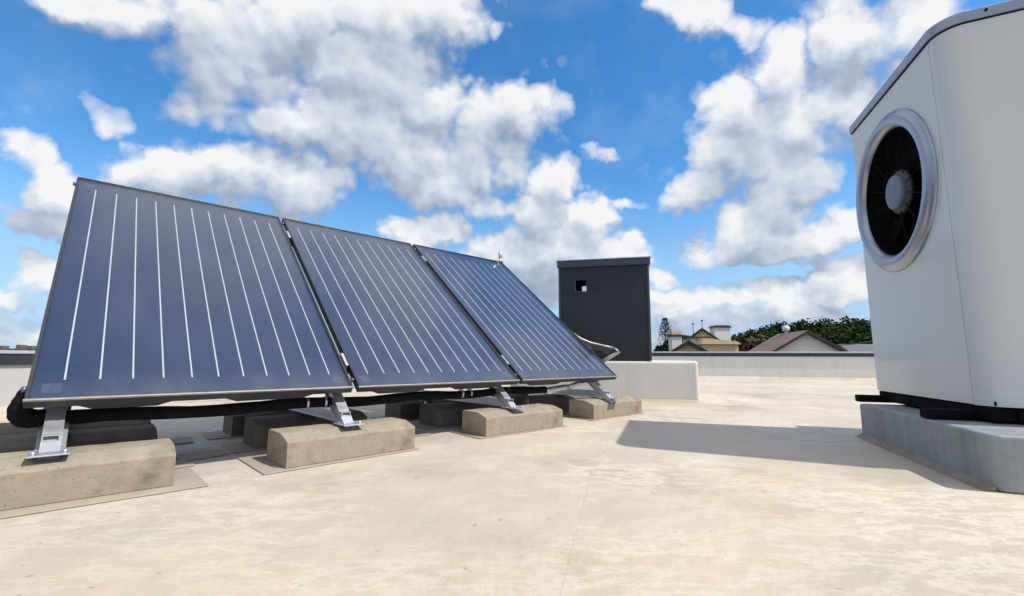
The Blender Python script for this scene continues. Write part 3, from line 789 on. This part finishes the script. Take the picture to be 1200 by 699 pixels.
for k in range(9):                                                 # fan blades
    if me is None:
        bm = BM(); st = 8; Lr = []
        for i in range(st + 1):
            rr_ = .125 + .215 * i / st; ch = .045 + .055 * i / st; sw = .12 * (i / st) ** 2
            tw = R(38 - 14 * i / st)
            a = Vector((rr_, -.10 + ch * math.sin(tw) * .6, sw * .5 - ch)); b2 = Vector((rr_, -.10 - ch * math.sin(tw) * .6, sw * .5 + ch))
            Lr.append([bm.verts.new(a), bm.verts.new(b2), bm.verts.new(b2 + Vector((0, -.004, 0))), bm.verts.new(a + Vector((0, -.004, 0)))])
        for A, B in zip(Lr, Lr[1:]):
            for q in range(4): bm.faces.new((A[q], A[(q + 1) % 4], B[(q + 1) % 4], B[q]))
        bm.faces.new(Lr[0][::-1]); bm.faces.new(Lr[-1])
        s = obj('fan_blade', bm, 'fan_black', hpump); me = s.data
    else:
        s = bpy.data.objects.new('fan_blade', me); COL.objects.link(s); s.parent = hpump
    s.location = (fs, 0, fz_); s.rotation_euler = (0, k * 2 * math.pi / 9, 0)
me = None
for k in range(12):                                                # guard spokes
    if me is None:
        bm = BM(); tube(bm, [(.125, -.022, 0), (.25, -.020, .006), (.372, -.028, .0)], .0035, 6); s = obj('guard_spoke', bm, 'black_steel', hpump); me = s.data
    else:
        s = bpy.data.objects.new('guard_spoke', me); COL.objects.link(s); s.parent = hpump
    s.location = (fs, 0, fz_); s.rotation_euler = (0, k * math.pi / 6 + .2, 0)
# black base rails
def rail(name, x0, x1, y0, y1, z0, z1, label=None):
    bm = BM(); box(bm, x0, x1, y0, y1, z0, z1); o = obj(name, bm, 'black_steel', hpump, bevel=.005)
    return o
rail('base_rail', -RC + .03, FL_ + .015, -.10, -.012, HPL + .010, ZU0 - .004)
rail('base_rail', -RC + .02, -.045, -DEP + .02, -.101, HPL + .010, ZU0 - .005)
rail('base_rail', -RC + .03, FL_ + .015, -DEP - .02, -DEP + .06, HPL + .010, ZU0 - .004)
for x, yo in ((.035, .178), (.935, .142)):
    rail('cross_beam', x - .037, x + .037, -DEP, yo, HPL + .003, HPL + .047)
for x in (.035, .93):
    bm = BM(); tube(bm, [(x, -.05, HPL + .03), (x, -.05, ZU0 - .03)], .03, 14); obj('rubber_foot', bm, 'rubber', hpump)

# ------------------------------------------------------------------ houses beyond the roof
def gable_house(label, apex, halfw, length, az_deg, wall, roofm, slope, front_over=.35, chim=None, trim='trim_dark', name='house', extra=None, pitch_drop=None):
    """apex: front gable apex in the world; ridge runs away in azimuth az_deg"""
    a = R(az_deg)
    t = thing(name, label, 'house', (apex.x, apex.y, TERRAIN), (0, 0, math.pi / 2 - a))   # local +x: along the ridge, away
    H = apex.z - TERRAIN; eave = H - halfw * slope
    bm = BM(); prism(bm, [(-halfw, 0), (halfw, 0), (halfw, eave - .2), (0, H - .2), (-halfw, eave - .2)], 'x', 0, length)
    obj('wall', bm, wall, t)
    for sgn in (-1, 1):
        ov = .5
        prof = [(0, H), (sgn * (halfw + ov), H - (halfw + ov) * slope), (sgn * (halfw + ov), H - (halfw + ov) * slope - .16), (0, H - .16)]
        bm = BM(); prism(bm, prof, 'x', -front_over, length + .3)
        rf = obj('roof', bm, roofm, t)
        prof = [(0 + sgn * .01, H - .02), (sgn * (halfw + ov + .02), H - (halfw + ov) * slope - .02), (sgn * (halfw + ov + .02), H - (halfw + ov) * slope - .17), (sgn * .01, H - .19)]
        bm = BM(); prism(bm, prof, 'x', -front_over - .08, -front_over - .005); obj('barge_board', bm, trim, t)
    if chim: chim(t, H)
    return t
def brick_chimney(x, y, w, h0, h1, m='chimney_white', capm='trim_dark', d=None):
    def f(t, H):
        d2 = d or w
        bm = BM(); box(bm, x - d2 / 2, x + d2 / 2, y - w / 2, y + w / 2, H + h0, H + h1); c = obj('chimney', bm, m, t)
        bm = BM(); box(bm, x - d2 / 2 - .08, x + d2 / 2 + .08, y - w / 2 - .1, y + w / 2 + .1, H + h1 + .002, H + h1 + .2); obj('chimney_cap', bm, capm, c)
    return f
# white gable with brown roof
ap = at(944, 387.5, 32)
hb = gable_house('white gabled house with brown tiled roof, in front of the dark trees', ap, 4.6, 4.2, 8, 'wall_cream', 'roof_brown', .60)
# finial and vent on its ridge
bm = BM(); p_ = ap + Vector((math.sin(R(8)), math.cos(R(8)), 0)) * 3.0
rv = thing('roof_ventilator', 'small whitish spinning ventilator on the ridge of the brown-roofed house', 'ventilator', p_ + Vector((0, 0, -.4)))
tube(bm, [(0, 0, 0), (0, 0, .5)], .10, 8); obj('stem', bm, 'chimney_white', rv)
bm = BM(); tube(bm, [(0, 0, .5), (0, 0, .6), (0, 0, .85), (0, 0, .95)], [.14, .26, .26, .1], 10); obj('turbine_head', bm, 'chimney_white', rv)
bm = BM(); tube(bm, [(0, 0, .95), (0, 0, 1.3)], .03, 6); obj('spike', bm, 'trim_dark', rv)
# ochre gable
ap = at(822.5, 384.5, 38)
h1_ = gable_house('tall ochre gabled house with thin brown eaves, left of the big white chimney', ap, 4.3, 7.0, 21, 'wall_ochre', 'roof_brown', .75, .25,
                  chim=None)
# tan lower wing in front of ochre gable
pa = at(834, 398, 34.5); pb_ = at(865, 403, 34.5)
t = thing('house', 'low tan flat-fronted wing at the foot of the ochre gabled house', 'house', (pa.x, pa.y, TERRAIN), (0, 0, 0))
W_ = pb_.x - pa.x
bm = BM(); box(bm, -.7, W_, 0, 2.4, 0, pb_.z - TERRAIN - .05); obj('wall', bm, 'wall_tan', t)
bm = BM(); prism(bm, [(-.9, pb_.z - TERRAIN - .05), (W_ + .1, pb_.z - TERRAIN - .05), (W_ - .1, pb_.z - TERRAIN + .15), (W_ - 1.0, pb_.z - TERRAIN + .25), (-.7, pb_.z - TERRAIN + .4)], 'y', -.2, 2.6); obj('roof', bm, 'roof_tan', t)
# pale dormer wall and window on the ochre gable
pd0 = at(806, 397, 36); pd1 = at(826, 404, 36)
t = thing('dormer', 'pale dormer with flat dark eave in front of the ochre gable', 'dormer', (pd0.x, 35.4, TERRAIN))
bm = BM(); box(bm, 0, pd1.x - pd0.x, 0, 1.6, 0, pd0.z - TERRAIN); obj('wall', bm, 'wall_cream', t)
bm = BM(); box(bm, -.3, pd1.x - pd0.x + .2, -.2, 1.7, pd0.z - TERRAIN + .002, pd0.z - TERRAIN + .12); obj('roof', bm, 'trim_dark', t)
# big white chimney stack
pc = at(843.5, 384.5, 42); wc = (at(853, 384, 42) - at(834.5, 384, 42)).x
t = thing('chimney_stack', 'wide white chimney stack with dark cap behind the ochre gable', 'chimney', (pc.x, 42, TERRAIN))
bm = BM(); box(bm, -wc / 2, wc / 2, -.5, .5, 0, pc.z - TERRAIN); obj('stack', bm, 'chimney_white', t)
bm = BM(); prism(bm, [(-wc / 2 - .12, pc.z - TERRAIN + .002), (wc / 2 + .12, pc.z - TERRAIN + .002), (wc / 2 - .1, pc.z - TERRAIN + .2), (-wc / 2 + .1, pc.z - TERRAIN + .2)], 'y', -.6, .6); obj('cap', bm, 'trim_dark', t)
for k, (x, y) in enumerate(((812, 379.5), (822.5, 375.5))):
    q = at(x, y, 38.6)
    t = thing('roof_aerial', ('lower' if k == 0 else 'upper') + ' thin aerial with small head above the ochre gable', 'aerial', (q.x, q.y, q.z - 2.2), group='aerials over the ochre gable')
    bm = BM(); tube(bm, [(0, 0, 0), (0, 0, 2.15)], .025, 6); obj('mast', bm, 'trim_dark', t)
    bm = BM(); box(bm, -.09, .09, -.04, .04, 2.12, 2.22); obj('head', bm, 'trim_dark', t)
# small brown-roofed gable with white chimney
ap = at(806.5, 399, 28)
gable_house('small brown gabled house with a short white chimney, leftmost beyond the far parapet', ap, 3.2, 5.5, 17, 'wall_tan', 'roof_brown', .62, .35)
q = at(791, 395, 30.5)
t = thing('chimney_stack', 'short white chimney with tan brick top beside the small brown gable', 'chimney', (q.x, q.y, TERRAIN))
bm = BM(); box(bm, -.33, .33, -.33, .33, 0, q.z - TERRAIN - .0); obj('stack', bm, 'chimney_white', t)
bm = BM(); box(bm, -.40, .40, -.40, .40, q.z - TERRAIN + .002, q.z - TERRAIN + .14); obj('cap', bm, 'trim_dark', t)
bm = BM(); box(bm, -.32, .32, -.32, .32, q.z - TERRAIN + .142, q.z - TERRAIN + .36); obj('pot', bm, 'roof_tan', t)
# slate roofed house at the right, mostly hidden by the heat pump
ap = at(988, 403.5, 36)
gable_house('slate-roofed house at the right, partly hidden behind the heat pump', ap, 4.0, 14, 98, 'wall_cream', 'roof_slate', .5, .3)
c0 = at(955, 405.5, 33); c1_ = at(1045, 395.5, 33)
t = thing('overhead_cable', 'dark overhead cable rising towards the heat pump above the slate roof', 'cable', (0, 0, 0))
bm = BM(); tube(bm, [c0 + (c1_ - c0) * (k / 8) - Vector((0, 0, .18 * math.sin(math.pi * k / 8))) for k in range(9)], .035, 6); obj('wire', bm, 'trim_dark', t)
# flat roofed block far left
q0 = at(-30, 408.5, 45); q1 = at(48, 409.5, 45)
t = thing('apartment_block', 'low grey flat roof just above the left parapet', 'building', (q0.x, 45, TERRAIN))
bm = BM(); box(bm, -12, q1.x - q0.x, 0, 9, 0, q0.z - TERRAIN - .25); obj('wall', bm, 'wall_cream', t)
bm = BM(); box(bm, -12.3, q1.x - q0.x + .3, -.3, 9.3, q0.z - TERRAIN - .248, q0.z - TERRAIN); obj('roof', bm, 'roof_slate', t)
for k, x in enumerate((1.2, 3.0, 4.1, 5.6)):
    bm = BM(); box(bm, x, x + .5, 1, 1.6, q0.z - TERRAIN + .002, q0.z - TERRAIN + .3 + .1 * (k % 2)); obj('roof_vent', bm, 'roof_brown', t)

# ------------------------------------------------------------------ trees
def crown_mesh(seed, rx, ry, rz, nclump, leaf, per):
    r = random.Random(seed); bm = BM()
    for c in range(nclump):
        while True:
            p = Vector((r.uniform(-1, 1), r.uniform(-1, 1), r.uniform(-1, 1)))
            if .35 < p.length < 1: break
        if p.z < -.55: p.z *= .6
        cr = r.uniform(.16, .34)
        for k in range(per):
            d = Vector((r.gauss(0, 1), r.gauss(0, 1), r.gauss(0, 1))).normalized() * cr * r.uniform(.55, 1.05)
            q = p * .82 + d
            q = Vector((q.x * rx, q.y * ry, q.z * rz))
            n_ = (d + Vector((r.uniform(-.6, .6), r.uniform(-.6, .6), r.uniform(-.2, .8)))).normalized()
            a = n_.orthogonal().normalized(); a.rotate(Matrix.Rotation(r.uniform(0, 6.28), 3, n_)); b2 = n_.cross(a)
            s = leaf * r.uniform(.6, 1.4)
            quad(bm, [q - a * s - b2 * s * .5, q + a * s * .2 - b2 * s * .8, q + a * s + b2 * s * .4, q - a * s * .1 + b2 * s * .8])
    return bm
def trunk_mesh(h, r0, seed, limbs=6, rx=2.0, hb=.45):
    r = random.Random(seed); bm = BM()
    tube(bm, [(0, 0, 0), (.05, 0, h * .3), (-.05, .05, h * .6), (.03, 0, h * .9)], [r0, r0 * .75, r0 * .5, r0 * .2], 8)
    for k in range(limbs):
        a = r.uniform(0, 6.28); z = h * r.uniform(hb, .75); L = rx * r.uniform(.5, .9)
        e = Vector((math.cos(a) * L, math.sin(a) * L, z + L * r.uniform(.4, .9)))
        tube(bm, [(0, 0, z), (e.x * .5, e.y * .5, z + (e.z - z) * .4), e], [r0 * .35, r0 * .22, r0 * .06], 6)
    return bm
def tree(label, top, rx, rz, leafm, seed, n=95, leaf=.27, per=62, group=None):
    t = thing('tree', label, 'tree', (top.x, top.y, TERRAIN), (0, 0, seed * 1.3), group)
    H = top.z - TERRAIN
    obj('trunk', trunk_mesh(H - rz, max(.18, rx * .08), seed, rx=rx), 'bark', t)
    c = obj('crown', crown_mesh(seed, rx, rx, rz, n, leaf, per), leafm, t); c.location = (0, 0, H - rz)
    return t
TR = [  # px of top, py of top, distance, crown radius, half height, leaf
 (872, 391, 74, 3.4, 3.0, 'leaf_b', 'lowest olive tree at the left end of the dark tree line'),
 (887, 385, 80, 4.2, 4.2, 'leaf_a', 'green round tree second from the left end of the tree line'),
 (900, 380, 84, 4.4, 5.0, 'leaf_a', 'green tree rising just left of the brown roof ridge'),
 (893, 392, 66, 3.0, 2.6, 'leaf_rust', 'reddish olive tree low in front of the tree line'),
 (912, 378, 88, 4.6, 5.2, 'leaf_c', 'dark tree directly behind the brown roof slope'),
 (925, 376, 86, 4.4, 5.4, 'leaf_a', 'green tree behind the roof ventilator'),
 (940, 374.5, 90, 4.8, 5.8, 'leaf_a', 'green tree behind the apex of the white gable'),
 (909, 393, 68, 3.0, 2.6, 'leaf_b', 'low olive tree before the dark trees, left of the brown roof'),
 (957, 371.5, 84, 4.2, 5.5, 'leaf_c', 'dark high tree right of the gable apex'),
 (972, 375, 80, 4.6, 5.6, 'leaf_b', 'olive green tree over the right slope of the white gable'),
 (985, 370.5, 88, 5.0, 6.0, 'leaf_c', 'highest dark tree of the line, left of the heat pump'),
 (1001, 373, 82, 4.6, 5.6, 'leaf_a', 'green tree near the heat pump edge'),
 (1014, 371, 86, 4.8, 6.0, 'leaf_b', 'olive tree touching the edge of the heat pump'),
 (1030, 372, 84, 5.0, 6.0, 'leaf_c', 'dark tree mostly hidden behind the heat pump'),
 (962, 388, 64, 3.6, 3.2, 'leaf_c', 'low dark tree directly behind the right roof slope'),
 (995, 390, 62, 3.8, 3.4, 'leaf_c', 'low dark tree above the slate roof'),
 (1020, 390, 66, 4.0, 3.6, 'leaf_a', 'low tree above the slate roof beside the heat pump'),
]
for k, (x, y, Y, rx, rz, lm, lb) in enumerate(TR):
    tree(lb, at(x, y, Y), rx, rz, lm, 100 + k, group='trees of the dark tree line')
tree('small dark bush-like tree right of the short white chimney', at(805, 390.5, 44), 1.5, 1.5, 'leaf_c', 200, 30, .16, 26)
tree('dark bush at the foot of the tall bare-topped tree, beside the shaft', at(779, 400, 46), 1.35, 1.5, 'leaf_c', 201, 34, .15, 30)
# tall thin-crowned tree
top = at(779, 372, 50)
t = thing('tree', 'tall sparse tree with bare twigs showing, directly right of the charcoal shaft', 'tree', (top.x, top.y, TERRAIN))
H = top.z - TERRAIN; r = random.Random(5); bm = BM()
tube(bm, [(0, 0, 0), (.1, 0, H * .4), (0, 0, H * .75), (.05, 0, H)], [.18, .13, .07, .015], 8)
for k in range(70):
    z = H - r.uniform(.15, 4.3); a = r.uniform(0, 6.28); L = (.35 + (H - z) * .30) * r.uniform(.6, 1.1)
    e = Vector((math.cos(a) * L, math.sin(a) * L, z + L * r.uniform(.2, .9)))
    tube(bm, [(0, 0, z), (e.x * .5, e.y * .5, z + (e.z - z) * .35), e], [.035, .025, .01], 5)
obj('trunk', bm, 'bark', t)
bm = BM()
for k in range(900):
    z = H - abs(r.gauss(0, 1.0)) * 2.2 - .1; a = r.uniform(0, 6.28); L = (.25 + (H - z) * .27) * math.sqrt(r.uniform(.1, 1))
    q = Vector((math.cos(a) * L, math.sin(a) * L, z)); s = r.uniform(.04, .10)
    n_ = Vector((r.gauss(0, 1), r.gauss(0, 1), r.gauss(0, 1))).normalized(); a_ = n_.orthogonal().normalized(); b2 = n_.cross(a_)
    quad(bm, [q - a_ * s, q - b2 * s * .6, q + a_ * s, q + b2 * s * .6])
obj('crown', bm, 'leaf_c', t)
